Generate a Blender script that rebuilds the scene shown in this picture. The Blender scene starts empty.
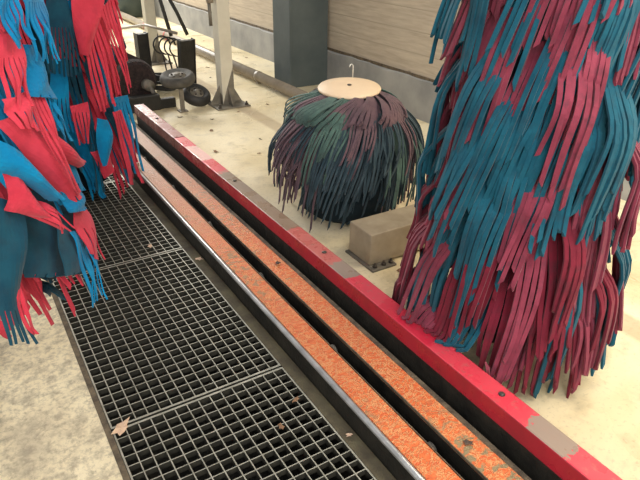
import bpy, math, random
from mathutils import Vector, Matrix
R = random.Random(11)
PI = math.pi
col = bpy.context.scene.collection

# ------------------------------------------------------------------ materials
def nt(name):
    m = bpy.data.materials.new(name); m.use_nodes = True
    t = m.node_tree; b = t.nodes['Principled BSDF']
    return m, t, b
def N(t, kind, **kw):
    n = t.nodes.new(kind)
    for k, v in kw.items():
        if k in n.inputs.keys(): n.inputs[k].default_value = v
        else: setattr(n, k, v)
    return n
def rgb(c): return (c[0], c[1], c[2], 1)
def ramp(t, stops, fac):
    n = t.nodes.new('ShaderNodeValToRGB'); e = n.color_ramp.elements
    while len(e) < len(stops): e.new(0.5)
    for k, (p, c) in enumerate(stops):
        e[k].position = p; e[k].color = rgb(c) if len(c) == 3 else c
    t.links.new(fac, n.inputs['Fac']); return n.outputs['Color']
def coords(t, scale=(1, 1, 1)):
    c = t.nodes.new('ShaderNodeTexCoord'); mp = t.nodes.new('ShaderNodeMapping')
    mp.inputs['Scale'].default_value = scale
    t.links.new(c.outputs['Object'], mp.inputs['Vector']); return mp.outputs['Vector']
def noise(t, vec, scale, detail=4, rough=.6, dist=0):
    n = N(t, 'ShaderNodeTexNoise', Scale=scale, Detail=detail, Roughness=rough, Distortion=dist)
    t.links.new(vec, n.inputs['Vector']); return n.outputs['Fac']
def mix(t, fac, a, b, mode='MIX'):
    n = t.nodes.new('ShaderNodeMix'); n.data_type = 'RGBA'; n.blend_type = mode
    for v, i in ((fac, 0), (a, 6), (b, 7)):
        if hasattr(v, 'links'): t.links.new(v, n.inputs[i])
        elif i == 0: n.inputs[0].default_value = v
        else: n.inputs[i].default_value = rgb(v)
    return n.outputs[2]
def bump(t, b, h, strength=.3, dist=.01):
    n = N(t, 'ShaderNodeBump', Strength=strength, Distance=dist)
    t.links.new(h, n.inputs['Height']); t.links.new(n.outputs['Normal'], b.inputs['Normal'])
def maprange(t, v, a, b, c=0, d=1):
    n = t.nodes.new('ShaderNodeMapRange')
    for i, x in ((1, a), (2, b), (3, c), (4, d)): n.inputs[i].default_value = x
    t.links.new(v, n.inputs[0]); return n.outputs[0]
def sep(t, vec):
    n = t.nodes.new('ShaderNodeSeparateXYZ'); t.links.new(vec, n.inputs[0]); return n.outputs
def simple(name, c1, c2, scale=8, rough=.6, metal=0, bmp=.15, bd=.004, stretch=(1, 1, 1)):
    m, t, b = nt(name); v = coords(t, stretch)
    f = noise(t, v, scale)
    t.links.new(ramp(t, [(.3, c1), (.7, c2)], f), b.inputs['Base Color'])
    b.inputs['Roughness'].default_value = rough; b.inputs['Metallic'].default_value = metal
    if bmp: bump(t, b, noise(t, v, scale*4), bmp, bd)
    return m
def felt(name, c1, c2, dirt=(.03, .03, .035), amount=.35, sheen=.15):
    m, t, b = nt(name); v = coords(t)
    base = ramp(t, [(.3, c1), (.72, c2)], noise(t, v, 9))
    d = maprange(t, noise(t, v, 26, 5), .5, .75, 0, amount)
    t.links.new(mix(t, d, base, dirt), b.inputs['Base Color'])
    b.inputs['Roughness'].default_value = .9
    b.inputs['Sheen Weight'].default_value = sheen; b.inputs['Sheen Roughness'].default_value = .5
    b.inputs['Specular IOR Level'].default_value = .2
    bump(t, b, noise(t, v, 260, 2), .25, .002)
    return m

def mat_floor():
    m, t, b = nt('wet_concrete'); v = coords(t); x = sep(t, v)
    big = noise(t, v, 1.1, 5, .6, .4); mid = noise(t, v, 7, 6, .65); fine = noise(t, v, 55, 4, .7)
    c = ramp(t, [(.25, (.52, .40, .22)), (.42, (.74, .62, .38)), (.6, (.88, .77, .53)), (.8, (.80, .72, .54))], big)
    c = mix(t, maprange(t, mid, .52, .75, 0, .55), c, (.36, .30, .20))
    c = mix(t, maprange(t, fine, .55, .8, 0, .6), c, (.25, .20, .13))
    # tan worn band along the bay (under the pipe side)
    band = N(t, 'ShaderNodeMath', operation='ABSOLUTE'); sub = N(t, 'ShaderNodeMath', operation='SUBTRACT')
    t.links.new(x[0], sub.inputs[0]); sub.inputs[1].default_value = 2.28; t.links.new(sub.outputs[0], band.inputs[0])
    bf = maprange(t, band.outputs[0], .055, .085, .55, 0)
    c = mix(t, bf, c, (.42, .30, .17))
    t.links.new(c, b.inputs['Base Color'])
    wet = ramp(t, [(.38, (.22,)*3), (.6, (.6,)*3)], noise(t, v, 1.7, 4, .6, .6))
    t.links.new(wet, b.inputs['Roughness'])
    b.inputs['Specular IOR Level'].default_value = .5
    bump(t, b, mid, .25, .01)
    return m
def mat_rough_floor():
    m, t, b = nt('rough_concrete'); v = coords(t)
    big = noise(t, v, 3.2, 5, .65, .3); fine = noise(t, v, 42, 6, .75); mid = noise(t, v, 16, 5, .7)
    c = ramp(t, [(.25, (.50, .42, .29)), (.42, (.80, .68, .45)), (.65, (.95, .83, .56))], big)
    c = mix(t, maprange(t, mid, .46, .66, 0, .75), c, (.36, .30, .21))
    c = mix(t, maprange(t, fine, .48, .66, 0, .7), c, (.32, .26, .18))
    t.links.new(c, b.inputs['Base Color']); b.inputs['Roughness'].default_value = .75
    bump(t, b, mix(t, .5, mid, fine), .6, .012)
    return m
def mat_wall(name, a, bcol, c3, plank=.18):
    m, t, b = nt(name); v = coords(t); x = sep(t, v)
    vs = coords(t, (1, .35, 4))
    grain = noise(t, vs, 9, 6, .6, .3); big = noise(t, v, 1.3, 4)
    c = ramp(t, [(.3, a), (.7, bcol)], grain)
    c = mix(t, maprange(t, big, .45, .7, 0, .5), c, c3)
    # board joints every `plank` metres of height
    d = N(t, 'ShaderNodeMath', operation='DIVIDE'); t.links.new(x[2], d.inputs[0]); d.inputs[1].default_value = plank
    fr = N(t, 'ShaderNodeMath', operation='FRACT'); t.links.new(d.outputs[0], fr.inputs[0])
    line = maprange(t, fr.outputs[0], 0, .07, 1, 0)
    lm = N(t, 'ShaderNodeMath', operation='MULTIPLY'); t.links.new(line, lm.inputs[0]); t.links.new(maprange(t, grain, .35, .65, .15, .8), lm.inputs[1])
    c = mix(t, lm.outputs[0], c, tuple(k*.45 for k in a))
    vo = N(t, 'ShaderNodeTexVoronoi', Scale=1.6); t.links.new(v, vo.inputs['Vector'])
    spot = maprange(t, vo.outputs['Distance'], .03, .06, .7, 0)
    c = mix(t, spot, c, (.10, .08, .06))
    t.links.new(c, b.inputs['Base Color']); b.inputs['Roughness'].default_value = .85
    bump(t, b, lm.outputs[0], -.5, .01)
    return m
def mat_beam():
    m, t, b = nt('worn_red_paint_glare'); v = coords(t); x = sep(t, v)
    wob = noise(t, v, 14, 5, .7)
    ya = N(t, 'ShaderNodeMath', operation='MULTIPLY_ADD'); t.links.new(wob, ya.inputs[0]); ya.inputs[1].default_value = .16
    t.links.new(x[1], ya.inputs[2])
    yn = maprange(t, ya.outputs[0], 0, 5.0)
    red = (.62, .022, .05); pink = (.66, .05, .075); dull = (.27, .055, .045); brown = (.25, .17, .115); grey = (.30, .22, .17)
    pale = (.78, .45, .40)  # band of glare on the beam top, put into the paint colour
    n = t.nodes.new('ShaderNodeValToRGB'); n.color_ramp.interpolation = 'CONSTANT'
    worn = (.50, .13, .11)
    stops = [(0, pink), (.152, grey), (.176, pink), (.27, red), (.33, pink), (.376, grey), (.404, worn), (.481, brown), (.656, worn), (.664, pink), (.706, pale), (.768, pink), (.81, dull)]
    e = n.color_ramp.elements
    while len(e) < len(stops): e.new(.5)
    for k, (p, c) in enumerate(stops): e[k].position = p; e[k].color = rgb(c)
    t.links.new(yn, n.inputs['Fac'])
    # the patches and the painted glare are only on the trodden top face: side stays red
    geo = t.nodes.new('ShaderNodeNewGeometry'); gn = sep(t, geo.outputs['Normal'])
    top = maprange(t, gn[2], .5, .8)
    side = mix(t, maprange(t, noise(t, v, 6, 5), .45, .75, 0, .6), (.40, .015, .035), (.16, .02, .025))
    far = maprange(t, x[1], 3.8, 3.95)
    side = mix(t, far, side, (.15, .035, .03))
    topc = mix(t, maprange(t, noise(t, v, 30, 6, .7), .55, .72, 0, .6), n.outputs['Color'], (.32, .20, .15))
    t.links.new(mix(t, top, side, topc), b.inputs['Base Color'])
    t.links.new(maprange(t, noise(t, v, 9), .4, .6, .22, .5), b.inputs['Roughness'])
    bump(t, b, noise(t, v, 40), .12, .004)
    return m
def mat_orange():
    m, t, b = nt('worn_orange_coating'); v = coords(t); x = sep(t, v)
    vs = coords(t, (1.0, 2.2, 1))
    vo = N(t, 'ShaderNodeTexVoronoi', Scale=22, feature='DISTANCE_TO_EDGE'); 
    dn = N(t, 'ShaderNodeTexNoise', Scale=18, Detail=4); t.links.new(v, dn.inputs['Vector'])
    dv = mix(t, .12, vs, dn.outputs['Color'], 'LINEAR_LIGHT'); t.links.new(dv, vo.inputs['Vector'])
    edge = maprange(t, vo.outputs['Distance'], .02, .13, 1, 0)
    f = noise(t, vs, 30, 5, .7)
    c = ramp(t, [(.3, (.54, .085, .022)), (.55, (.72, .165, .045)), (.75, (.68, .28, .10))], f)
    c = mix(t, .0, c, (.7, .4, .14))
    em = N(t, 'ShaderNodeMath', operation='MULTIPLY'); t.links.new(edge, em.inputs[0]); em.inputs[1].default_value = .7
    c = mix(t, em.outputs[0], c, (.76, .38, .15))
    # coating rubbed through to olive steel in cells, more at the near end of the second plate
    v2 = N(t, 'ShaderNodeTexVoronoi', Scale=16); t.links.new(dv, v2.inputs['Vector'])
    big = noise(t, v, 2.3, 3)
    wear = N(t, 'ShaderNodeMath', operation='MULTIPLY'); t.links.new(maprange(t, v2.outputs['Distance'], .32, .5, 1, 0), wear.inputs[0])
    px = maprange(t, x[0], 1.07, 1.08); py = maprange(t, x[1], 1.2, .95); pm = N(t, 'ShaderNodeMath', operation='MULTIPLY')
    t.links.new(px, pm.inputs[0]); t.links.new(py, pm.inputs[1]); mxx = N(t, 'ShaderNodeMath', operation='MAXIMUM')
    t.links.new(pm.outputs[0], mxx.inputs[0]); t.links.new(maprange(t, big, .5, .6, 0, .8), mxx.inputs[1])
    t.links.new(mxx.outputs[0], wear.inputs[1])
    c = mix(t, wear.outputs[0], c, (.30, .22, .11))
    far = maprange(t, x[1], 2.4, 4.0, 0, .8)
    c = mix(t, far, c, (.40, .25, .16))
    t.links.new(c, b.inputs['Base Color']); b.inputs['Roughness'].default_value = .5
    bump(t, b, mix(t, .5, edge, f), .7, .006)
    return m
M = {}
M['floor'] = mat_floor(); M['rough'] = mat_rough_floor()
M['wall'] = mat_wall('board_marked_concrete', (.44, .36, .27), (.62, .53, .40), (.50, .43, .34))
M['wallbase'] = simple('grey_base_concrete', (.26, .26, .25), (.40, .39, .36), 3, .85, 0, .3, .01)
M['pillar'] = simple('painted_grey_steel', (.06, .078, .08), (.10, .12, .118), 2.5, .6, 0, .1)
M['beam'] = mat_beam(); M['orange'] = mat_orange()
M['dark'] = simple('dark_greasy_steel', (.007, .007, .006), (.028, .025, .019), 12, .5, 0, .4, .01)
M['rusty'] = simple('rusty_dirty_steel', (.06, .045, .03), (.20, .15, .09), 22, .8, 0, .6, .01)
M['moss'] = simple('mossy_concrete', (.05, .035, .022), (.15, .125, .065), 7, .8, 0, .6, .01)
M['gratdark'] = simple('dark_grating_steel', (.014, .013, .009), (.038, .034, .022), 30, .8, 0, .3)  # near-black for every bar and frame face except the top
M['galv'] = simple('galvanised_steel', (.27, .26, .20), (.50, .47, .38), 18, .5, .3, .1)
M['edge'] = simple('polished_steel_edge', (.35, .35, .34), (.60, .59, .57), 14, .35, .6, .1)
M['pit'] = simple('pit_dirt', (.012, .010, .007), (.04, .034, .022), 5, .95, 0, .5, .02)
M['post'] = simple('beige_painted_steel', (.55, .51, .40), (.66, .62, .50), 5, .45, 0, .1)
M['postdark'] = simple('grimy_steel', (.10, .09, .07), (.24, .21, .16), 12, .6, 0, .3)
M['pipe'] = simple('grey_brown_pipe', (.22, .18, .13), (.34, .29, .22), 6, .4, 0, .1)
M['boxst'] = simple('dusty_box_steel', (.30, .24, .16), (.46, .38, .27), 7, .6, .1, .2)
M['rubber'] = simple('black_rubber', (.012, .012, .012), (.04, .038, .034), 14, .6, 0, .3)
M['tyre'] = simple('dusty_tyre', (.035, .033, .028), (.11, .10, .082), 10, .75, 0, .3)
M['bristle'] = simple('dirty_bristle', (.015, .011, .010), (.06, .035, .032), 40, .9, 0, .8, .02)
M['disc'] = simple('cream_disc', (.74, .55, .36), (.84, .66, .46), 3, .5, 0, .05)
M['bolt'] = simple('dark_bolt', (.05, .045, .04), (.12, .10, .08), 30, .5, .5, 0)
M['leaf'] = simple('dead_leaf', (.16, .08, .04), (.36, .20, .10), 30, .8, 0, .3)
M['leafpale'] = simple('pale_leaf', (.62, .42, .30), (.75, .52, .32), 30, .8, 0, .3)
M['leafdark'] = simple('dark_leaf', (.05, .035, .025), (.13, .08, .05), 30, .8, 0, .3)
M['redplastic'] = simple('red_plastic', (.5, .08, .07), (.6, .12, .1), 10, .5, 0, 0)
M['barrel'] = simple('green_grey_plastic', (.05, .075, .07), (.08, .105, .095), 4, .55, 0, .1)
M['wire'] = simple('pale_wire', (.55, .55, .5), (.7, .7, .65), 10, .4, .3, 0)
M['red_l'] = felt('bright_red_felt', (.52, .03, .055), (.70, .055, .09), amount=.15)
M['blue_l'] = felt('bright_blue_felt', (.0, .15, .33), (.0, .26, .50), amount=.15)
M['teal_l'] = felt('dirty_teal_felt', (.004, .04, .07), (.01, .085, .125), amount=.3)
M['red_r'] = felt('red_felt', (.17, .024, .043), (.30, .05, .082), amount=.4)
M['blue_r'] = felt('teal_felt', (.004, .06, .095), (.012, .12, .17), amount=.35)
M['maroon_r'] = felt('maroon_felt', (.13, .01, .022), (.22, .016, .035), amount=.4)
M['green_m'] = felt('grey_green_felt', (.045, .08, .07), (.09, .16, .13), amount=.5)
M['plum_m'] = felt('grey_plum_felt', (.09, .055, .07), (.17, .10, .11), amount=.5)
M['slate_m'] = felt('slate_felt', (.018, .038, .05), (.05, .08, .095), amount=.5)
M['core'] = felt('dark_shaded_core_felt', (.006, .014, .02), (.015, .03, .04), amount=.5, sheen=0)  # shade among the inner panels, put into the colour of a solid core

# ------------------------------------------------------------------ mesh helpers
class MB:
    def __init__(s): s.v = []; s.f = []; s.mi = []
    def add(s, vs, fs, mi=0):
        o = len(s.v); s.v += [tuple(x) for x in vs]
        for f in fs: s.f.append(tuple(i+o for i in f)); s.mi.append(mi)
    def box(s, x0, x1, y0, y1, z0, z1, mi=0, mat=None):
        vs = [Vector(p) for p in ((x0, y0, z0), (x1, y0, z0), (x1, y1, z0), (x0, y1, z0), (x0, y0, z1), (x1, y0, z1), (x1, y1, z1), (x0, y1, z1))]
        if mat: vs = [mat @ p for p in vs]
        s.add(vs, [(0, 3, 2, 1), (4, 5, 6, 7), (0, 1, 5, 4), (1, 2, 6, 5), (2, 3, 7, 6), (3, 0, 4, 7)], mi)
    def tube(s, pts, r, n=12, caps=True, mi=0):
        pts = [Vector(p) for p in pts]; rings = []
        up = None
        for i, p in enumerate(pts):
            d = (pts[min(i+1, len(pts)-1)] - pts[max(i-1, 0)]).normalized()
            if up is None:
                up = Vector((0, 0, 1)) if abs(d.z) < .9 else Vector((1, 0, 0))
            a = d.cross(up).normalized(); up = a.cross(d).normalized()
            rr = r[i] if isinstance(r, (list, tuple)) else r
            rings.append([p + a*math.cos(2*PI*k/n)*rr + up*math.sin(2*PI*k/n)*rr for k in range(n)])
        vs = [q for g in rings for q in g]; fs = []
        for i in range(len(pts)-1):
            for k in range(n):
                fs.append((i*n+k, i*n+(k+1) % n, (i+1)*n+(k+1) % n, (i+1)*n+k))
        if caps: fs.append(tuple(range(n))[::-1]); fs.append(tuple((len(pts)-1)*n+k for k in range(n)))
        s.add(vs, fs, mi)
    def lathe(s, prof, n=32, mat=None, mi=0):
        """prof: list of (r,z)."""
        vs = []; fs = []
        for (r, z) in prof:
            for k in range(n):
                p = Vector((r*math.cos(2*PI*k/n), r*math.sin(2*PI*k/n), z)); vs.append(mat @ p if mat else p)
        for i in range(len(prof)-1):
            for k in range(n):
                fs.append((i*n+k, i*n+(k+1) % n, (i+1)*n+(k+1) % n, (i+1)*n+k))
        fs.append(tuple(range(n))[::-1]); fs.append(tuple((len(prof)-1)*n+k for k in range(n)))
        s.add(vs, fs, mi)
    def build(s, name, mats, parent=None, smooth=False, bevel=0, loc=(0, 0, 0)):
        me = bpy.data.meshes.new(name); L = Vector(loc)
        me.from_pydata([Vector(v)-L for v in s.v], [], s.f); 
        for m in (mats if isinstance(mats, (list, tuple)) else [mats]): me.materials.append(m)
        me.polygons.foreach_set('material_index', s.mi)
        if smooth: me.polygons.foreach_set('use_smooth', [True]*len(s.f))
        me.update()
        o = bpy.data.objects.new(name, me); col.objects.link(o); o.location = L
        if parent: o.parent = parent; o.location = L - parent.location
        if bevel:
            b = o.modifiers.new('bevel', 'BEVEL'); b.width = bevel; b.segments = 2; b.limit_method = 'ANGLE'
        return o
def tag(o, label=None, cat=None, group=None, kind=None):
    if label: o['label'] = label
    if cat: o['category'] = cat
    if group: o['group'] = group
    if kind: o['kind'] = kind
    return o
def empty(name, loc, label, cat, group=None):
    o = bpy.data.objects.new(name, None); col.objects.link(o); o.location = loc; o.empty_display_size = .1
    return tag(o, label, cat, group)
def struct(name, mb, m, **k): return tag(mb.build(name, m, **k), kind='structure')

# ------------------------------------------------------------------ setting
H = 1.55
GX0, GX1 = .185, .845
f = MB()
f.box(-6, .163, -3, 30, -.3, 0)
f.box(1.28, 9, -3, 30, -.3, 0)
f.box(.163, 1.28, 6.9, 30, -.3, 0)
fl = struct('floor', f, [M['floor'], M['rough']])
for i, p in enumerate(fl.data.polygons):
    if i < 6: p.material_index = 1
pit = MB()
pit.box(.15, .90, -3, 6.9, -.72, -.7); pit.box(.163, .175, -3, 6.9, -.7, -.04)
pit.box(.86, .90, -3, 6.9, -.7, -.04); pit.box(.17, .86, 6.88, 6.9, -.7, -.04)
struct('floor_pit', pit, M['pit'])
ml = MB(); ml.box(.849, .90, -3, 6.9, -.04, -.003)
struct('trim_1', ml, M['moss'])
tl = MB(); tl.box(.163, .183, -3, 6.9, -.04, .002)
struct('trim_2', tl, M['rusty'])

WX = 3.5
w = MB(); w.box(WX, WX+.3, -3, 30, .36, 3.4); struct('wall_right', w, M['wall'])
w = MB()
# crumbling upper lip of the base course
n = 220; vs = []; fs = []
for i in range(n+1):
    y = -3 + 33*i/n; a = R.uniform(-.006, .012); 
    vs += [(WX-.03, y, 0), (WX-.03, y, .335+a), (WX+.0, y, .352+a*.5), (WX+.0, y, 0)]
for i in range(n):
    for k in range(4): fs.append((i*4+k, i*4+(k+1) % 4, i*4+4+(k+1) % 4, i*4+4+k))
w.add(vs, fs); w.box(WX, WX+.3, -3, 30, 0, .36)
struct('baseboard_right', w, M['wallbase'])
# dark crumbly joint
j = MB(); j.box(WX-.012, WX+.01, -3, 30, .348, .372); struct('trim_3', j, M['rusty'])

p = MB()
p.box(3.03, 3.47, 5.53, 5.85, 0, 3.4); p.box(3.0, 3.025, 5.50, 5.86, 0, 3.4)
tag(p.build('steel_pillar', M['pillar'], bevel=.006), 'wide dark grey-green pillar standing against the concrete wall', 'pillar')

# ------------------------------------------------------------------ conveyor track
tr = empty('conveyor_track', (1.05, 2, 0), 'conveyor track of two worn orange plates with a dark slot between them', 'conveyor track')
Y0, Y1 = -1.0, 6.8
b = MB(); b.box(.903, .925, Y0, Y1, -.3, .082); b.box(.925, 1.018, Y0, Y1, -.3, .07); b.box(1.08, 1.178, Y0, Y1, -.3, .07)
b.box(1.0, 1.1, Y0, Y1, -.32, -.12)
b.build('track_frame', M['dark'], tr)
b = MB(); b.tube([(.911, Y0, .084), (.911, 2, .084), (.911, Y1, .084)], .0115, 12); b.build('rounded_edge', M['edge'], tr, smooth=True)
def plate(x0, x1):
    q = MB(); q.box(x0, x1, Y0, Y1, .07, .086)
    o = q.build('orange_plate', M['orange'], tr, bevel=.003); o['label'] = 'worn orange top plate'; return o
plate(.926, 1.017); plate(1.083, 1.176)
b = MB()
b.box(1.0175, 1.0205, Y0, Y1, .078, .089); b.box(1.0795, 1.0825, Y0, Y1, .078, .089)
b.build('slot_rim', M['rusty'], tr)
b = MB(); b.box(1.1765, 1.207, Y0, Y1, .0, .072); b.box(1.2, 1.23, Y0, Y1, -.05, .03); b.build('track_flange', M['rusty'], tr)
for k in range(9):
    y = -.2 + k*.62 + R.uniform(-.05, .05)
    q = MB(); q.tube([(1.03, y, .01), (1.07, y, .01)], .026, 14); q.box(1.04, 1.06, y-.12, y+.12, -.012, .004)
    q.build('chain_roller', M['postdark'], tr, smooth=False)

bm_ = empty('guard_beam', (1.28, 2, 0), 'long red painted steel beam with worn top beside the conveyor track', 'steel beam')
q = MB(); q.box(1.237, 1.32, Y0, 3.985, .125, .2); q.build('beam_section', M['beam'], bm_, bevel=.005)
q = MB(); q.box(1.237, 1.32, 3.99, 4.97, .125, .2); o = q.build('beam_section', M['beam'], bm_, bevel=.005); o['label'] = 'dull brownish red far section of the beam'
q = MB(); q.box(1.246, 1.31, Y0, 4.96, 0, .125); q.build('beam_plinth', M['dark'], bm_)
for y in (.955, 2.05, 3.05, 4.5):
    q = MB(); q.lathe([(.011, 0), (.011, .003), (.007, .006), (.003, .007)], 12, Matrix.Translation((1.283, y, .2)))
    q.build('bolt_head', M['bolt'], bm_, smooth=True)

# ------------------------------------------------------------------ gratings
def grating(y0, y1, label):
    t = empty('floor_grating', (GX0, y0, 0), label, 'floor grating', 'steel floor gratings')
    fr = MB(); d = .03
    fr.box(GX0, GX0+.006, y0, y1, -d, .001); fr.box(GX1-.006, GX1, y0, y1, -d, .001)
    fr.box(GX0+.006, GX1-.006, y0, y0+.009, -d, .001); fr.box(GX0+.006, GX1-.006, y1-.009, y1, -d, .001)
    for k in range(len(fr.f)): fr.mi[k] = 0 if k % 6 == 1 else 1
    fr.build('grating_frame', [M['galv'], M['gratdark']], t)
    g = MB(); nx = 15; ny = round((y1-y0)/.0445)
    for i in range(1, nx):
        x = GX0 + (GX1-GX0)*i/nx; g.box(x-.0020, x+.0020, y0+.009, y1-.009, -d, 0)
    for i in range(1, ny):
        y = y0 + (y1-y0)*i/ny; g.box(GX0+.006, GX1-.006, y-.0019, y+.0019, -.024, -.001)
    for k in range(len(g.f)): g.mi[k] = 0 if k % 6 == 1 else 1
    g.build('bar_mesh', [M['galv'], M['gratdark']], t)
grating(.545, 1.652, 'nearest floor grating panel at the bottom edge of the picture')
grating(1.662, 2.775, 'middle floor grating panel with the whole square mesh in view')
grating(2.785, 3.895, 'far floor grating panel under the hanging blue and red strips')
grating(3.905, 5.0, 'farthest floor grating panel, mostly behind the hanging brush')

# ------------------------------------------------------------------ posts, pipe, walls' neighbours
def post(x, y, label, wid=.12, dep=.13, full=True):
    t = empty('support_post', (x, y, 0), label, 'post', 'beige steel posts')
    q = MB(); q.box(x-wid/2, x+wid/2, y, y+dep, .012, 3.2); q.build('post_shaft', M['post'], t, bevel=.006)
    q = MB(); q.box(x-.165, x+.165, y-.13, y+.2, 0, .014); q.build('base_plate', M['postdark'], t, bevel=.003)
    for (dx, dy) in ((-.135, -.1), (.135, -.1), (-.135, .17), (.135, .17)):
        q = MB(); q.lathe([(.018, 0), (.018, .014), (.01, .018), (.01, .032)], 6, Matrix.Translation((x+dx, y+dy, .014))); q.build('anchor_bolt', M['bolt'], t)
    def gus(p0, d):   # triangular gusset from post face outwards along d
        q = MB(); px = Vector((-d[1], d[0], 0))*.004; P = Vector(p0); D = Vector(d)
        a, bb, c = P, P + D*.1, P + Vector((0, 0, .17))
        q.add([a-px, bb-px, c-px, a+px, bb+px, c+px], [(0, 1, 2), (5, 4, 3), (0, 3, 4, 1), (1, 4, 5, 2), (2, 5, 3, 0)])
        q.build('gusset', M['postdark'], t)
    gus((x-wid/2, y+dep/2, .014), (-1, 0, 0)); gus((x+wid/2, y+dep/2, .014), (1, 0, 0)); gus((x, y, .014), (0, -1, 0))
    q = MB(); q.add([(x-wid/2-.001, y-.0015, .012), (x+wid/2+.001, y-.0015, .012), (x+wid/2+.001, y-.0015, .36), (x-.02, y-.0015, .14)], [(0, 1, 2, 3)])
    q.add([(x-wid/2-.0015, y+dep, .012), (x-wid/2-.0015, y, .012), (x-wid/2-.0015, y, .1), (x-wid/2-.0015, y+dep, .14)], [(0, 1, 2, 3)])
    q.build('grime_coat', M['postdark'], t)
    return t
post(2.2, 5.25, 'beige steel post on a bolted base plate in front of the pipe')
post(2.2, 7.45, 'farther beige steel post with black hoses, behind the tilted wheel')

t = empty('floor_pipe', (2.83, 6, 0), 'thick grey-brown pipe lying along the floor behind the posts', 'pipe')
q = MB(); q.tube([(2.83, 4.6, .075), (2.83, 8, .075), (2.83, 18, .075)], .052, 20); q.build('pipe_body', M['pipe'], t, smooth=True)
for y in (5.9, 8.9, 9.9, 12):
    q = MB(); q.box(2.81, 2.85, y-.02, y+.02, 0, .075); q.tube([(2.83, y-.018, .075), (2.83, y+.018, .075)], .056, 20)
    o = q.build('pipe_clamp', M['redplastic'] if 8 < y < 11 else M['pipe'], t)

def rod(pts, r, name, m, label, cat, n=8):
    q = MB(); q.tube(pts, r, n); return tag(q.build(name, m, smooth=True, loc=pts[-1]), label, cat)
t = empty('hanging_rod', (2.09, 5.3, .6), 'dark jointed rod hanging against the left side of the near post', 'rod')
q = MB(); q.tube([(2.085, 5.3, 2.2), (2.085, 5.3, .95)], .014, 8); q.tube([(2.09, 5.3, .93), (2.095, 5.3, .72)], .016, 8); q.build('rod_bar', M['postdark'], t, smooth=True)
q = MB(); q.lathe([(.03, -.03), (.035, 0), (.03, .03)], 12, Matrix.Translation((2.1, 5.3, .94))); q.build('rod_joint', M['pipe'], t, smooth=True)
rod([(3.1, 9.3, 3.0), (3.1, 9.3, .9), (3.1, 9.3, .66)], .02, 'wall_rod', M['postdark'], 'thin dark rod hanging in front of the far wall, left of the near post', 'rod')
for k, (dx, dz) in enumerate(((0, 0), (.05, .02))):
    rod([(2.28+dx*2, 7.35, 2.4), (2.26+dx*2, 7.32, 1.4), (2.24+dx, 7.3, .95), (2.3+dx*3, 7.25, .6), (2.34+dx*4, 7.2, .34)], .022, 'black_hose', M['rubber'],
        ('black hose hanging down the farther beige post, nearer its shaft', 'black hose hanging down the farther beige post, on its right side')[k], 'hose')
rod([(1.2, 10.5, .55), (1.6, 9.0, .42), (1.9, 7.9, .36), (2.02, 7.1, .50), (2.14, 6.4, .50)], .016, 'feed_line', M['pipe'], 'thin grey line running from behind the red strips to the black panel', 'cable')
for y, xx, zz in ((8.7, 1.79, .41), (7.85, 2.03, .38)):
    pass

q = MB(); q.lathe([(.27, 0), (.3, .03), (.31, .3), (.3, .33), (.31, .36), (.31, .75), (.29, .8), (.2, .82)], 28, Matrix.Translation((3.05, 11.7, 0)))
tag(q.build('plastic_barrel', M['barrel'], smooth=True, loc=(3.05, 11.7, 0)), 'dark green-grey barrel on the floor in the far left corner', 'barrel')

# ------------------------------------------------------------------ wheel-cleaning unit at the end of the beam
def wheel(loc, rot, rad, wid, label, fork=False, tm='tyre'):
    t = empty('rubber_wheel', loc, label, 'wheel', 'small rubber wheels'); mt = Matrix.Translation(loc) @ rot
    q = MB(); pr = []
    for k in range(17):
        a = -PI/2 + PI*k/16; pr.append((rad-wid*.42+wid*.42*math.cos(a), wid/2*math.sin(a)))
    q.lathe([(rad*.5, -wid*.3)] + pr + [(rad*.5, wid*.3)], 32, mt); q.build('tyre', M[tm], t, smooth=True)
    if fork:
        q = MB(); x, y, z = loc; q.box(x-.03, x+.01, y-.1, y-.085, 0, z-.035); q.box(x-.05, x+.03, y-.13, y-.05, 0, .012); q.box(x-.03, x+.01, y-.1, y+.02, z-.075, z-.055)
        q.build('wheel_fork', M['postdark'], t, bevel=.002)
    q = MB(); q.lathe([(rad*.48, -wid*.34), (rad*.5, 0), (rad*.48, wid*.34), (rad*.2, wid*.36), (rad*.17, wid*.5), (rad*.06, wid*.52)], 20, mt); q.build('hub', M['postdark'], t, smooth=True)
    for k in range(5):
        a = 2*PI*k/5; q = MB(); q.lathe([(.01, 0), (.01, .012)], 6, mt @ Matrix.Translation((rad*.32*math.cos(a), rad*.32*math.sin(a), wid*.35))); q.build('wheel_nut', M['bolt'], t)
wheel((1.76, 5.36, .28), Matrix.Rotation(math.radians(8), 4, 'X') @ Matrix.Rotation(math.radians(-5), 4, 'Y'), .16, .095, 'grey dusty wheel lying almost flat on a short fork beside the black roller', True)
wheel((1.935, 5.40, .10), Matrix.Rotation(math.radians(20), 4, 'Z') @ Matrix.Rotation(math.radians(28), 4, 'X'), .14, .1, 'black wheel tilted on the floor under the grey dusty wheel', False, 'rubber')
t = empty('roller_brush', (1.5, 6.0, 0), 'dark dirty roller brush lying at the far end of the red beam', 'brush')
q = MB(); n = 90; pts = []; rad = []
for i in range(n+1):
    s = i/n; pts.append((1.48-.06*s, 5.66+1.2*s, .215)); rad.append(.165+.035*abs(math.sin(s*PI*9))+R.uniform(-.008, .008))
q.tube(pts, rad, 26); q.build('bristle_body', M['bristle'], t, smooth=False)
q = MB(); q.tube([(1.54, 5.62, .2), (1.55, 5.53, .2)], .05, 12); q.tube([(1.55, 5.55, .2), (1.58, 5.52, .12), (1.6, 5.52, .0)], .02, 8); q.build('axle_bracket', M['postdark'], t, smooth=True)
q = MB(); q.box(1.25, 1.6, 5.42, 5.5, 0, .14); q.box(1.55, 1.75, 5.44, 5.5, 0, .09); q.build('mounting_foot', M['dark'], t, bevel=.008)
hp = []
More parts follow.
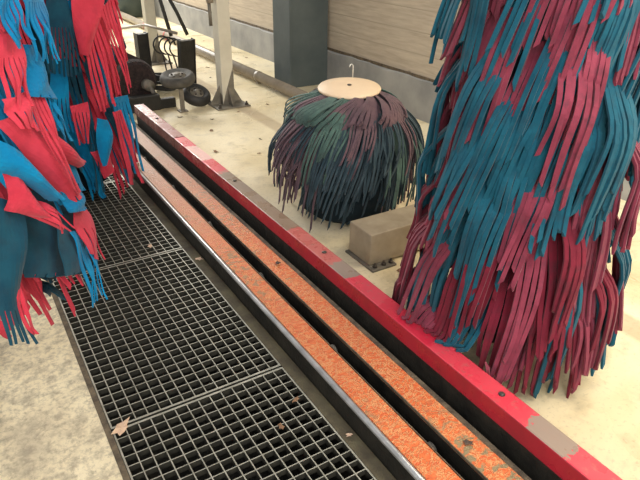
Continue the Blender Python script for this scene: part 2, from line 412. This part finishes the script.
for i in range(90):
    a = i*.33; hp.append((1.62+.13*math.cos(a)+.012*math.sin(a*3.1), 6.02-.36+.10*math.sin(a)*1.0 + .0, .018+.0034*i*.5+.01*math.sin(a*2.3)))
def slab(name, c, sx, sy, sz, rz, tilt, m, label, cat):
    mt = Matrix.Translation(c) @ Matrix.Rotation(math.radians(rz), 4, 'Z') @ Matrix.Rotation(math.radians(tilt), 4, 'X')
    q = MB(); q.box(-sx/2, sx/2, -sy/2, sy/2, 0, sz, 0, mt)
    q.box(-sx/2-.008, -sx/2+.004, -sy/2-.012, sy/2+.012, 0, sz*1.02, 0, mt); q.box(sx/2-.004, sx/2+.008, -sy/2-.012, sy/2+.012, 0, sz*1.02, 0, mt)
    return tag(q.build(name, m, bevel=.004, loc=c), label, cat)
slab('bracket_panel', (2.16, 6.25, 0), .16, .05, .46, 10, 6, M['dark'], 'upright black panel leaning beside the grey dusty wheel', 'panel')
slab('control_box', (1.86, 6.75, 0), .11, .09, .47, 5, 0, M['dark'], 'tall black box standing behind the roller brush', 'box')
for k in range(4):
    x = 2.0+.07*k; pts = []
    for i in range(13):
        a = PI*1.5*i/12; pts.append((x+.09*math.cos(a), 6.5+.1*k*.4, .36-.12*k*.2+.09*math.sin(a)+.02))
    pts.append((x+.02, 6.45, .0))
    q = MB(); q.tube(pts, .009, 6)
    tag(q.build('looped_cable', M['rubber'], smooth=True, loc=pts[-1]), 'black cable looped between the roller brush and the black panel', 'cable', 'looped black cables')

# ------------------------------------------------------------------ steel box beside the mushroom brush
q = MB(); q.tube([(x+.14, y+.42, z) for x, y, z in [(h[0]+.12, h[1], h[2]) for h in hp]], .016, 8)
tag(q.build('coiled_hose', M['rubber'], smooth=True, loc=(1.88, 6.08, 0)), 'black hose coiled in a heap on the floor behind the grey dusty wheel', 'hose')
t = empty('steel_box', (1.85, 2.3, 0), 'low dusty steel box on the floor beside the small round brush', 'box')
q = MB(); q.box(1.585, 2.3, 2.1, 2.29, .012, .185); q.build('box_body', M['boxst'], t, bevel=.006)
q = MB(); q.box(1.57, 1.72, 2.05, 2.3, 0, .012); q.build('foot_plate', M['postdark'], t, bevel=.002)
for x in (1.6, 1.655, 1.7):
    q = MB(); q.lathe([(.013, 0), (.013, .012), (.007, .014), (.007, .022)], 6, Matrix.Translation((x, 2.075, .012))); q.build('foot_bolt', M['bolt'], t)

# ------------------------------------------------------------------ felt brushes
def finger_path(mode, a0, r0, Rm, z0, drop, tw, L, s):
    if mode == 'mush':     # arches out from under the disc and falls
        r = r0 + (Rm-r0)*math.sin(min(s*1.12, 1)*PI/2)**1.15
        z = z0 - drop*(.25*s + .75*s**1.6)
    else:
        r = r0 + (Rm-r0)*(1-(1-min(s/.55, 1))**2)
        z = z0 + .25*drop*math.sin(min(s/.3, 1)*PI)*.25 - drop*(max(s-.08, 0)/.92)**1.25
    return r, a0 + tw*s, z
def felt_panel(mb, C, a0, z0, r0, Rm, drop, tw, n, fw, base=.3, thick=.0045, tilt=0., mode='side', rn=None, flare=0., floor=.012, lenj=.2, segs=10, curl=0., roll=.5, cord=.47):
    rn = rn or R
    ph = rn.uniform(0, 6.28)
    for jx in range(n):
        u = jx - (n-1)/2
        kl = 1 + rn.uniform(-lenj, lenj*.4); da = rn.uniform(-.03, .03); dr = rn.uniform(-.02, .02); rollj = rn.uniform(-roll, roll); wig = rn.uniform(-.015, .015)
        pts = []
        for i in range(segs+1):
            s = i/segs; e = max(s-base, 0)/(1-base)
            r, a, z = finger_path(mode, a0, r0, Rm, z0, drop, tw, 1, s*(1+(kl-1)*e))
            r += dr*e + flare*s*s + .012*math.sin(ph+s*5) + curl*e*e
            a += u*fw*(1.0-.0*e)/max(r, .3)*(1.25 if mode == 'mush' else 1)*(.82 if mode != 'mush' else min(1, .35+s*1.4)) + da*e + wig*math.sin(s*7+jx)
            z -= tilt*u*s
            z = max(z, floor + .01*((jx*7) % 3)*.5)
            p = Vector((C[0]+r*math.cos(a), C[1]+r*math.sin(a), C[2]+z))
            if 1.22 < p.x < 1.345 and p.z < .212: p.z = max(p.z, .207 + .004*((jx*3) % 3))
            if .88 < p.x < 1.22 and p.z < .1: p.z = .1
            pts.append(p)
        vs = []; fs = []
        for i, p in enumerate(pts):
            s = i/segs; e = max(s-base, 0)/(1-base)
            T = (pts[min(i+1, segs)] - pts[max(i-1, 0)])
            if T.length < 1e-6: T = Vector((0, 0, -1))
            T.normalize()
            rad = Vector((p.x-C[0], p.y-C[1], 0)).normalized(); tan = Vector((-rad.y, rad.x, 0))
            W = tan - T*tan.dot(T); W.normalize(); Nn = T.cross(W).normalized()
            ro = rollj*e; W2 = W*math.cos(ro) + Nn*math.sin(ro); N2 = Nn*math.cos(ro) - W*math.sin(ro)
            hw = fw*(.515 if e <= 0 else cord-.05*e); 
            if mode == 'mush': hw *= min(1, .4+s*1.2)
            th = thick/2
            tip = 0
            vs += [p - W2*hw - N2*th, p - W2*hw*.0 - N2*(th + (thick*.8 if e > 0 else 0)), p + W2*hw - N2*th, p + W2*hw + N2*th, p - W2*hw + N2*th]
        k5 = 5
        # slanted scissor cut at the tip
        dz = (pts[-1]-pts[-2])*.35*rn.choice((-1, 1))
        for q in (0, 4): vs[segs*k5+q] = vs[segs*k5+q] + dz
        for i in range(segs):
            for k in range(k5): fs.append((i*k5+k, i*k5+(k+1) % k5, (i+1)*k5+(k+1) % k5, (i+1)*k5+k))
        fs.append((4, 3, 2, 1, 0)); fs.append(tuple(segs*k5+k for k in range(k5)))
        mb.add(vs, fs)
def make_brush(name, C, label, cat, group, panels, mats, cam=(0, 0), limit=100, partname='felt_panel'):
    """panels: list of (kwargs, material key)."""
    t = empty(name, C, label, cat, group)
    def dist(k):
        a = k[0]['a0'] + k[0]['tw']*.6; r = k[0]['Rm']
        x, y = C[0]+r*math.cos(a), C[1]+r*math.sin(a)
        z = k[0]['z0']-k[0]['drop']*.6
        return x*x+y*y+(z-H)**2 + (3 if z > 1.5 else 0)
    order = sorted(panels, key=dist)
    for k, (kw, mk) in enumerate(order[:limit]):
        mb = MB(); felt_panel(mb, C, **kw); o = mb.build(partname, M[mk], t, smooth=False, loc=C)
        o['label'] = mats[mk]
    rest = MB(); keys = list(mats)
    for kw, mk in order[limit:]:
        o0 = len(rest.f); felt_panel(rest, C, **kw)
        for i in range(o0, len(rest.f)): rest.mi[i] = keys.index(mk)
    if rest.v:
        o = rest.build('felt_strips', [M[k] for k in keys], t, loc=C); o['kind'] = 'stuff'
    return t

# --- right big brush
rn = random.Random(5)
C = (1.725, 1.365, 0); P = []
rows = 22
for i in range(rows):
    z0 = .36 + i*.10
    colsn = 12
    for j in range(colsn):
        a = 2*PI*(j + (i*.37) % 1)/colsn + rn.uniform(-.12, .12)
        side = rn.random()
        mk = 'red_r' if side < .47 else 'blue_r'
        if z0 < .8 and side > .3: mk = 'maroon_r' if side < .75 else 'blue_r'
        drop = rn.uniform(.36, .56) if z0 > .55 else z0-rn.uniform(.02, .1)
        top = min(max((z0-.6)/1.2, 0), 1)
        P.append((dict(a0=a, z0=z0+rn.uniform(-.05, .05), r0=.15, Rm=rn.uniform(.33, .42)-.12*top, drop=drop, tw=-rn.uniform(.08, .3)-.22*top, n=rn.choice((5, 6, 7, 8)), fw=.0205,
                 base=rn.uniform(.05, .25), tilt=rn.uniform(-.012, .012), rn=rn, flare=rn.uniform(-.01, .03), thick=.008, roll=.35, cord=.39, lenj=.2, curl=rn.uniform(0, .05)*(1-.7*top)), mk))
rb = make_brush('washing_brush', C, 'large upright brush of red and teal felt strips beside the red beam', 'brush', 'upright washing brushes', P,
           {'red_r': 'pink-red felt panel slit into strips', 'blue_r': 'teal felt panel slit into strips', 'maroon_r': 'maroon felt panel slit into strips'})
q = MB(); q.lathe([(.2, .1), (.22, .4), (.22, 2.6), (.05, 2.65), (.05, 3.2)], 24, Matrix.Translation(C)); q.build('brush_core', M['core'], rb, smooth=True)

# --- small mushroom brush
C = (1.87, 2.75, 0); P = []
for i in range(6):
    cn = (17, 20, 22, 20, 17, 14)[i]
    for j in range(cn):
        a = 2*PI*(j+.5*(i % 2))/cn + rn.uniform(-.07, .07)
        mk = rn.choices(('green_m', 'slate_m', 'plum_m'), ((5, 1, 2), (2, 4, 3), (1, 4, 3), (1, 5, 3), (0, 5, 1), (0, 5, 1))[i])[0]
        z0 = (.728, .715, .70, .64, .54, .42)[i]; dr = (.20, .40, .47, .48, .44, .38)[i]
        Rm = (.33, .41, .42, .39, .34, .28)[i]
        P.append((dict(a0=a, z0=z0, r0=(.15, .15, .14, .14, .12, .12)[i], Rm=Rm+rn.uniform(-.02, .025), drop=dr*rn.uniform(.8, 1.1), tw=-rn.uniform(.3, .6), n=rn.choice((5, 6, 7)) if i == 0 else rn.choice((7, 8, 9)), fw=.021 if i == 0 else .0135,
                 base=rn.uniform(.75, .95) if i == 0 else rn.uniform(.1, .3), mode='mush', rn=rn, lenj=.3, thick=.005, floor=.02, cord=.42, roll=.35, tilt=rn.uniform(-.004, .03) if i == 0 else 0), mk))
mb_ = make_brush('round_brush', C, 'small mushroom-shaped brush of dirty green and plum strips under a cream disc', 'brush', None, P,
           {'green_m': 'grey-green felt panel', 'slate_m': 'dark slate felt panel', 'plum_m': 'dirty plum felt panel'})
q = MB(); q.lathe([(.22, .01), (.27, .05), (.27, .3), (.22, .5), (.14, .70), (.1, .72)], 28, Matrix.Translation(C)); q.build('brush_core', M['core'], mb_, smooth=True)
tl_ = Matrix.Translation((C[0], C[1], .738)) @ Matrix.Rotation(math.radians(4), 4, (C[1], -C[0], 0))
q = MB(); q.lathe([(.14, -.012), (.174, -.008), (.176, 0), (.170, .008), (.10, .014), (.0, .016)], 48, tl_); q.build('top_disc', M['disc'], mb_, smooth=True)
q = MB(); q.lathe([(.012, .014), (.012, .02), (.006, .022)], 12, tl_); q.build('disc_bolt', M['bolt'], mb_)
q = MB(); hx, hy = C[0]+.11, C[1]+.13
q.tube([(hx, hy, .72), (hx, hy, .82)] + [(hx-.012+.012*math.cos(a), hy, .82+.012*math.sin(a)) for a in (.4, .9, 1.5, 2.1, 2.7, 3.3)], .0035, 8); q.build('wire_hook', M['wire'], mb_, smooth=True)

# --- near left brush
C = (-.14, 2.16, 0); P = []
for i in range(11):
    z0 = .50 + i*.16
    cn = 10
    for j in range(cn):
        a = 2*PI*(j + (i % 2)*.5)/cn + rn.uniform(-.12, .12)
        mk = rn.choices(('red_l', 'blue_l', 'teal_l'), (5, 5, 1) if z0 > .8 else (4, 3, 6))[0]
        P.append((dict(a0=a, z0=z0+rn.uniform(-.06, .06), r0=.12, Rm=rn.uniform(.27, .36), drop=min(rn.uniform(.4, .62), z0-.36) if z0 > .7 else max(z0-rn.uniform(.40, .5), .1), tw=rn.uniform(.2, .55), n=rn.choice((5, 6, 7)), fw=.022, cord=.40, thick=.006,
                 base=rn.uniform(.35, .6) if z0 > .95 else rn.uniform(.6, .9), tilt=rn.uniform(-.018, .018), rn=rn, flare=rn.uniform(-.02, .06)), mk))
lb = make_brush('washing_brush', C, 'near upright brush of bright blue and red felt at the left edge', 'brush', 'upright washing brushes', P,
           {'red_l': 'bright red felt panel', 'blue_l': 'bright blue felt panel', 'teal_l': 'dark teal felt panel'})
q = MB(); q.lathe([(.03, .0), (.03, .32), (.16, .34), (.18, .5), (.18, 2.3), (.05, 2.35), (.05, 3.2)], 24, Matrix.Translation(C)); q.build('brush_core', M['core'], lb, smooth=True)
# --- far left brush
C = (.55, 3.9, 0); P = []
for i in range(12):
    z0 = .42 + i*.15
    cn = 12
    for j in range(cn):
        a = 2*PI*(j + (i % 2)*.5)/cn + rn.uniform(-.12, .12)
        mk = rn.choices(('red_l', 'blue_l', 'teal_l'), (6, 2, 2))[0]
        P.append((dict(a0=a, z0=z0+rn.uniform(-.06, .06), r0=.14, Rm=rn.uniform(.28, .38), drop=rn.uniform(.4, .6) if z0 > .65 else z0-rn.uniform(.04, .12), tw=rn.uniform(.15, .5), n=rn.choice((5, 6, 7)), fw=.021, cord=.40, thick=.006,
                 base=rn.uniform(.25, .6), tilt=rn.uniform(-.018, .018), rn=rn, flare=rn.uniform(-.02, .05)), mk))
fb = make_brush('washing_brush', C, 'farther upright brush of red and teal felt standing over the far grating', 'brush', 'upright washing brushes', P,
           {'red_l': 'bright red felt panel', 'blue_l': 'bright blue felt panel', 'teal_l': 'dark teal felt panel'})
q = MB(); q.lathe([(.05, .0), (.18, .06), (.2, .3), (.2, 2.4), (.05, 2.45), (.05, 3.2)], 24, Matrix.Translation(C)); q.build('brush_core', M['core'], fb, smooth=True)

SHEETS = [
(0, 'teal_l', 7, 0.92, 0.03, [(0.089, 1.922, 0.825), (0.068, 1.842, 0.739), (0.058, 1.812, 0.653), (0.042, 1.804, 0.584)], [(0.265, 2.109, 0.673), (0.281, 2.104, 0.572), (0.271, 2.107, 0.47), (0.229, 2.005, 0.433)]),
(0, 'teal_l', 4, 0.95, 0.02, [(0.176, 1.949, 0.702), (0.174, 1.881, 0.659), (0.168, 1.846, 0.594), (0.161, 1.839, 0.532)], [(0.287, 2.102, 0.651), (0.298, 2.098, 0.558), (0.3, 2.097, 0.488), (0.262, 1.982, 0.459)]),
(0, 'blue_l', 6, 0.1, 0.01, [(0.215, 1.918, 0.643), (0.224, 1.896, 0.576), (0.237, 1.897, 0.463), (0.249, 1.897, 0.352)], [(0.293, 2.099, 0.571), (0.298, 2.055, 0.487), (0.284, 1.983, 0.423), (0.273, 1.935, 0.355)]),
(0, 'teal_l', 5, 0.72, 0.02, [(0.021, 1.772, 0.873), (-0.007, 1.72, 0.748), (-0.04, 1.711, 0.582), (-0.038, 1.712, 0.419)], [(0.096, 1.812, 0.81), (0.072, 1.752, 0.711), (0.02, 1.729, 0.551), (0.032, 1.733, 0.388)]),
(0, 'red_l', 2, 0.2, 0.0, [(0.012, 1.726, 0.591), (0.008, 1.714, 0.529), (0.01, 1.715, 0.462), (0.019, 1.718, 0.419)], [(0.033, 1.734, 0.586), (0.033, 1.723, 0.514), (0.036, 1.724, 0.457), (0.043, 1.727, 0.419)]),
(0, 'red_l', 3, 0.9, 0.05, [(0.072, 1.798, 1.066), (0.12, 1.817, 0.973), (0.172, 1.864, 0.848), (0.215, 1.917, 0.744)], [(0.131, 1.839, 1.086), (0.186, 1.879, 0.992), (0.23, 1.941, 0.869), (0.245, 1.968, 0.753)]),
(0, 'blue_l', 4, 0.85, 0.04, [(0.124, 1.859, 1.065), (0.172, 1.894, 0.965), (0.224, 1.972, 0.84), (0.255, 2.05, 0.72)], [(0.183, 1.924, 1.053), (0.22, 1.963, 0.95), (0.274, 2.106, 0.8), (0.29, 2.101, 0.709)]),
(0, 'blue_l', 3, 0.95, 0.05, [(0.04, 1.748, 0.946), (0.072, 1.752, 0.933), (0.112, 1.775, 0.886), (0.157, 1.822, 0.808)], [(0.061, 1.757, 1.035), (0.107, 1.772, 0.989), (0.147, 1.801, 0.913), (0.19, 1.854, 0.802)]),
(0, 'red_l', 1, 0.98, 0.04, [(0.04, 1.759, 0.829), (0.068, 1.75, 0.819), (0.097, 1.766, 0.796), (0.134, 1.79, 0.771)], [(0.063, 1.77, 0.928), (0.095, 1.764, 0.912), (0.121, 1.781, 0.848), (0.136, 1.792, 0.783)]),
(0, 'red_l', 5, 0.0, 0.0, [(0.16, 1.839, 1.155), (0.173, 1.809, 1.06), (0.201, 1.822, 0.92), (0.229, 1.869, 0.774)], [(0.213, 1.897, 1.142), (0.225, 1.864, 1.038), (0.247, 1.876, 0.9), (0.294, 1.98, 0.73)]),
(0, 'red_l', 2, 0.96, 0.03, [(0.192, 1.872, 0.974), (0.214, 1.882, 0.93), (0.248, 1.931, 0.876), (0.29, 2.027, 0.816)], [(0.205, 1.887, 0.999), (0.236, 1.913, 0.961), (0.275, 1.985, 0.901), (0.308, 2.094, 0.819)]),
(0, 'red_l', 6, 0.35, 0.03, [(0.083, 1.781, 0.797), (0.111, 1.775, 0.78), (0.14, 1.782, 0.75), (0.169, 1.806, 0.705)], [(0.125, 1.808, 0.821), (0.154, 1.806, 0.802), (0.187, 1.823, 0.755), (0.203, 1.839, 0.696)]),
(0, 'blue_l', 3, 0.9, 0.02, [(0.186, 1.895, 1.242), (0.176, 1.854, 1.196), (0.171, 1.835, 1.149), (0.165, 1.816, 1.121)], [(0.236, 1.972, 1.225), (0.236, 1.931, 1.176), (0.247, 1.93, 1.12), (0.25, 1.917, 1.078)]),
(0, 'blue_l', 2, 0.0, 0.0, [(0.222, 1.892, 1.108), (0.233, 1.891, 1.054), (0.249, 1.914, 0.997), (0.276, 1.963, 0.914)], [(0.245, 1.926, 1.098), (0.253, 1.921, 1.043), (0.271, 1.954, 0.983), (0.296, 2.013, 0.902)]),
(0, 'blue_l', 8, 0.15, 0.02, [(0.213, 1.898, 1.371), (0.214, 1.867, 1.324), (0.216, 1.853, 1.269), (0.225, 1.864, 1.203)], [(0.297, 2.098, 1.349), (0.277, 1.966, 1.303), (0.272, 1.933, 1.248), (0.274, 1.937, 1.168)]),
(0, 'blue_l', 5, 0.1, 0.0, [(0.149, 1.815, 1.381), (0.146, 1.8, 1.336), (0.144, 1.785, 1.289), (0.145, 1.786, 1.249)], [(0.206, 1.872, 1.374), (0.2, 1.85, 1.337), (0.201, 1.836, 1.303), (0.208, 1.844, 1.261)]),
(0, 'red_l', 6, 0.3, 0.02, [(0.127, 1.811, 1.287), (0.116, 1.778, 1.228), (0.111, 1.774, 1.166), (0.105, 1.771, 1.096)], [(0.189, 1.868, 1.274), (0.182, 1.831, 1.213), (0.18, 1.83, 1.159), (0.183, 1.832, 1.092)]),
(0, 'red_l', 4, 0.5, 0.02, [(0.102, 1.769, 1.129), (0.102, 1.757, 1.11), (0.105, 1.759, 1.082), (0.109, 1.762, 1.054)], [(0.168, 1.818, 1.131), (0.171, 1.808, 1.105), (0.174, 1.81, 1.065), (0.176, 1.812, 1.024)]),
(0, 'blue_l', 3, 0.9, 0.03, [(0.202, 1.884, 0.808), (0.209, 1.876, 0.786), (0.21, 1.877, 0.758), (0.211, 1.878, 0.73)], [(0.282, 2.036, 0.742), (0.287, 2.019, 0.717), (0.291, 2.031, 0.686), (0.285, 2.011, 0.673)]),
(0, 'red_l', 4, 0.5, 0.02, [(0.239, 1.978, 0.708), (0.236, 1.932, 0.676), (0.242, 1.923, 0.612), (0.256, 1.927, 0.537)], [(0.294, 2.099, 0.658), (0.31, 2.093, 0.597), (0.321, 2.089, 0.515), (0.322, 2.089, 0.413)]),
(1, 'teal_l', 9, 0.42, 0.03, [(0.509, 3.482, 1.207), (0.482, 3.445, 1.099), (0.446, 3.442, 0.966), (0.426, 3.436, 0.817)], [(0.606, 3.484, 1.212), (0.606, 3.443, 1.091), (0.609, 3.434, 0.953), (0.592, 3.422, 0.812)]),
(1, 'red_l', 5, 0.95, 0.03, [(0.624, 3.466, 1.222), (0.609, 3.434, 1.121), (0.608, 3.424, 1.015), (0.612, 3.424, 0.924)], [(0.823, 3.555, 1.206), (0.763, 3.481, 1.106), (0.707, 3.447, 1.004), (0.652, 3.431, 0.909)]),
(1, 'red_l', 6, 0.0, 0.0, [(0.637, 3.448, 0.979), (0.643, 3.429, 0.858), (0.649, 3.42, 0.72), (0.671, 3.425, 0.582)], [(0.755, 3.488, 1.076), (0.772, 3.475, 0.943), (0.784, 3.47, 0.781), (0.789, 3.472, 0.623)]),
(1, 'red_l', 5, 0.0, 0.0, [(0.755, 3.499, 1.125), (0.784, 3.493, 0.991), (0.816, 3.5, 0.827), (0.828, 3.509, 0.667)], [(0.868, 3.582, 1.181), (0.872, 3.557, 1.028), (0.878, 3.55, 0.856), (0.878, 3.549, 0.652)]),
(1, 'red_l', 5, 0.25, 0.0, [(0.517, 3.441, 0.656), (0.515, 3.421, 0.606), (0.52, 3.421, 0.516), (0.527, 3.421, 0.434)], [(0.614, 3.444, 0.664), (0.608, 3.423, 0.592), (0.6, 3.423, 0.514), (0.592, 3.422, 0.434)]),
(1, 'blue_l', 2, 0.9, 0.03, [(0.65, 3.461, 0.565), (0.627, 3.436, 0.494), (0.621, 3.435, 0.389), (0.628, 3.436, 0.291)], [(0.711, 3.48, 0.539), (0.717, 3.461, 0.461), (0.703, 3.456, 0.381), (0.653, 3.441, 0.297)]),
(1, 'red_l', 2, 0.95, 0.02, [(0.584, 3.481, 0.37), (0.602, 3.473, 0.321), (0.62, 3.476, 0.255), (0.634, 3.478, 0.194)], [(0.667, 3.497, 0.375), (0.687, 3.492, 0.324), (0.697, 3.496, 0.271), (0.703, 3.498, 0.231)]),
(1, 'blue_l', 5, 0.1, 0.0, [(0.752, 3.532, 0.648), (0.761, 3.514, 0.511), (0.773, 3.509, 0.365), (0.788, 3.506, 0.224)], [(0.883, 3.643, 0.624), (0.89, 3.62, 0.464), (0.902, 3.62, 0.283), (0.9, 3.601, 0.117)]),
(1, 'red_l', 4, 0.0, 0.0, [(0.74, 3.481, 0.581), (0.752, 3.475, 0.439), (0.761, 3.469, 0.28), (0.763, 3.47, 0.125)], [(0.806, 3.518, 0.575), (0.831, 3.523, 0.413), (0.86, 3.534, 0.253), (0.915, 3.588, 0.064)]),
(1, 'teal_l', 4, 0.1, 0.0, [(0.572, 3.501, 0.6), (0.586, 3.492, 0.438), (0.588, 3.482, 0.259), (0.576, 3.481, 0.084)], [(0.638, 3.51, 0.589), (0.631, 3.498, 0.429), (0.622, 3.486, 0.251), (0.613, 3.485, 0.087)]),
(1, 'blue_l', 5, 0.5, 0.02, [(0.479, 3.486, 0.895), (0.445, 3.483, 0.774), (0.417, 3.481, 0.627), (0.406, 3.484, 0.516)], [(0.549, 3.48, 0.9), (0.533, 3.47, 0.766), (0.517, 3.461, 0.629), (0.514, 3.462, 0.494)])]
def cr(P, s):
    n = len(P)-1; x = min(max(s, 0), 1)*n; i = min(int(x), n-1); u = x-i
    g = lambda k: Vector(P[min(max(k, 0), n)])
    a, b, c, d = g(i-1), g(i), g(i+1), g(i+2)
    return .5*((2*b) + (c-a)*u + (2*a-5*b+4*c-d)*u*u + (3*b-a-3*c+d)*u*u*u)
def draped_sheet(parent, C, m, n, base, curl, A, B, lab):
    """a felt sheet hung between two edges, slit into n fingers past `base`"""
    mb = MB(); r3 = random.Random(int(abs(A[0][0])*1000)+n); th = .0022
    def pt(s, u):
        a, b = cr(A, s), cr(B, s); p = a.lerp(b, u)
        out = Vector((p.x-C[0], p.y-C[1], 0)).normalized()
        return p + out*curl*(4*u*(1-u))*(.4+.6*s) + out*.006*math.sin(9*s+5*u)
    def nrm(s, u):
        w = pt(s, min(u+.05, 1))-pt(s, max(u-.05, 0)); l = pt(min(s+.04, 1), u)-pt(max(s-.04, 0), u)
        return w.cross(l).normalized()
    def surf(s0, s1, ns, u0, u1, nu, taper=0, off=None, jag=0):
        vs = []
        for side in (1, -1):
            for i in range(ns+1):
                s = s0+(s1-s0)*i/ns
                for j in range(nu+1):
                    u = j/nu; k = 1-taper*i/ns; uu = (u0+u1)/2+(u-.5)*(u1-u0)*k
                    ss = s + (jag*r3.uniform(-1, 1) if i == ns and side == 1 and jag else 0)
                    p = pt(min(ss, 1), uu) + (pt(1, uu)-pt(.96, uu)).normalized()*max(ss-1, 0)*.3
                    if off: p = p + off*(i/ns)**2
                    vs.append(p + nrm(min(ss, 1), uu)*th*side)
        fs = []; W = nu+1; T = (ns+1)*W
        for i in range(ns):
            for j in range(nu):
                a = i*W+j; fs.append((a, a+1, a+W+1, a+W)); fs.append((T+a, T+a+W, T+a+W+1, T+a+1))
            a = i*W; fs.append((a, a+W, T+a+W, T+a)); a = i*W+nu; fs.append((a, T+a, T+a+W, a+W))
        for j in range(nu):
            fs.append((j, T+j, T+j+1, j+1)); a = ns*W+j; fs.append((a, a+1, T+a+1, T+a))
        mb.add(vs, fs)
    if base > 0: surf(0, base, 10, 0, 1, 8)
    for k in range(n):
        g = .1/n; e = 1-r3.uniform(0, .14)*(1-base)
        off = Vector((r3.uniform(-.02, .02), r3.uniform(-.02, .02), 0))*(1-base)*1.4
        surf(max(base-.01, 0), e, 10 if base < .8 else 2, k/n+g, (k+1)/n-g, 2, .35 if base < .8 else 0, off, .01)
    o = mb.build('felt_sheet', M[m], parent, smooth=False, loc=C); o['label'] = lab
LAB = {'red_l': 'bright red felt sheet', 'blue_l': 'bright blue felt sheet', 'teal_l': 'dark teal felt sheet'}
for (w_, m_, n_, b_, c_, A_, B_) in SHEETS:
    draped_sheet((lb, fb)[w_], ((-.14, 2.16, 0), (.55, 3.9, 0))[w_], m_, n_, b_, c_, A_, B_, LAB[m_])

# ------------------------------------------------------------------ leaves
def leaf_mesh(s, seed):
    r2 = random.Random(seed); q = MB(); n = 10; ring = []
    for k in range(n):
        a = 2*PI*k/n; rr = s*(1 if k % 2 else .6)*r2.uniform(.7, 1.1); ring.append((rr*math.cos(a)*1.2, rr*math.sin(a)*.7, .002+s*r2.uniform(0, .3)))
    lo = [(x, y, z-.0015) for x, y, z in ring]
    q.add(ring + lo + [(0, 0, .004+s*.1), (0, 0, .0025+s*.1)], [(k, (k+1) % n, 2*n) for k in range(n)] + [(n+(k+1) % n, n+k, 2*n+1) for k in range(n)] + [(k, n+k, n+(k+1) % n, (k+1) % n) for k in range(n)])
    return q
CAM = None
def leaf(x, y, z, s, m, label, seed, group=None):
    o = leaf_mesh(s, seed).build('fallen_leaf', M[m]); o.location = (x, y, z); o.rotation_euler = (0, 0, seed*1.3)
    tag(o, label, 'leaf', group)
leaf(.70, 2.88, .002, .020, 'leafpale', 'pale pink leaf on the far grating just behind the joint', 1)
leaf(.875, 2.62, .0, .022, 'leafpale', 'tan leaf on the mossy strip beside the grating joint', 2)
leaf(.215, 1.64, .004, .042, 'leafpale', 'pale leaf litter at the left corner of the grating joint', 3)
leaf(.78, 3.70, .002, .02, 'leafpale', 'small pale leaf scrap on the far grating near the red strips', 4)
leaf(.80, 1.46, .002, .016, 'leaf', 'small brown leaf on the nearest grating by its right edge', 5)
leaf(.69, 1.37, .002, .018, 'leaf', 'dark brown leaf on the middle of the nearest grating', 6)
leaf(.875, 1.22, .0, .014, 'leafpale', 'small yellow leaf on the mossy strip beside the nearest grating', 7)
leaf(1.135, 2.24, .088, .022, 'leafdark', 'dark curled leaf on the orange plate, left of the red beam', 8)
leaf(1.13, .93, .088, .02, 'leafdark', 'dark leaf on the orange plate near the bottom edge', 9)
leaf(1.70, 2.00, .0, .022, 'leaf', 'reddish leaf on the floor in front of the steel box', 10)
for k, (x, y) in enumerate([(2.45, 6.4), (2.6, 6.9), (2.35, 5.9), (2.5, 5.1), (2.3, 4.4), (1.75, 4.6), (1.9, 4.9), (2.2, 5.0), (2.0, 4.2), (2.6, 4.7), (3.1, 5.1), (3.2, 6.1), (3.0, 6.6), (3.25, 7.2), (3.1, 7.9),
                     (1.6, 4.1), (1.85, 3.9), (3.2, 5.35), (2.55, 7.6), (3.3, 8.6), (2.4, 3.9), (1.7, 5.1)]):
    leaf(x+R.uniform(-.05, .05), y, 0, R.uniform(.015, .03), R.choice(('leafdark', 'leaf')), 'small dark leaf scrap scattered on the pale floor between the beam and the wall', 20+k, 'leaf scraps on the floor behind the beam')

# ------------------------------------------------------------------ camera
cam = bpy.data.cameras.new('camera'); co = bpy.data.objects.new('camera', cam); col.objects.link(co)
pi_, ya, ro = .4884073, .55071707, -.00891132
cp, sp, cy, sy = math.cos(pi_), math.sin(pi_), math.cos(ya), math.sin(ya)
fw_ = Vector((sy*cp, cy*cp, -sp)); r0 = Vector((cy, -sy, 0)); d0 = fw_.cross(r0)
rr = r0*math.cos(ro) + d0*math.sin(ro); dd = -r0*math.sin(ro) + d0*math.cos(ro)
m4 = Matrix((rr, -dd, -fw_)).transposed().to_4x4(); m4.translation = Vector((0, 0, H))
co.matrix_world = m4; cam.sensor_width = 36; cam.lens = 600/640*36; cam.clip_start = .02
bpy.context.scene.camera = co

# ------------------------------------------------------------------ light
sc = bpy.context.scene
w = bpy.data.worlds.new('world'); sc.world = w; w.use_nodes = True; t = w.node_tree; bg = t.nodes['Background']
tc = t.nodes.new('ShaderNodeTexCoord'); s3 = sep(t, tc.outputs['Generated'])
c = ramp(t, [(.3, (.25, .25, .24)), (.5, (1.0, .98, .93)), (.75, (.55, .57, .60)), (1, (.35, .37, .40))], maprange(t, s3[2], -1, 1))
t.links.new(c, bg.inputs['Color']); bg.inputs['Strength'].default_value = .72
def area(loc, target, sx, sy_, power, color):
    l = bpy.data.lights.new('area', 'AREA'); l.shape = 'RECTANGLE'; l.size = sx; l.size_y = sy_; l.energy = power; l.color = color
    o = bpy.data.objects.new('daylight_and_fill', l); col.objects.link(o); o.location = loc
    o.rotation_euler = (Vector(target)-Vector(loc)).to_track_quat('-Z', 'Y').to_euler()
area((-1.5, -3.0, 3.0), (.6, 2.5, 0), 3, 2.5, 150, (1, .97, .92))
area((1.5, 13, 4.5), (1.8, 4, 0), 5, 3, 700, (1, .97, .90))
area((1.1, .3, 3.2), (1.7, 1.4, 1.5), .5, 1, 16, (.72, .82, 1))  # added cool fill on the big brush top, in place of haze
area((2.7, .6, 3.2), (2.9, .9, 0), 1.2, 3, 95, (1, .90, .72))  # unseen warm ceiling panel over the floor at right
sc.view_settings.view_transform = 'Standard'; sc.view_settings.look = 'None'; sc.view_settings.gamma = 1
sc.view_settings.exposure = .38
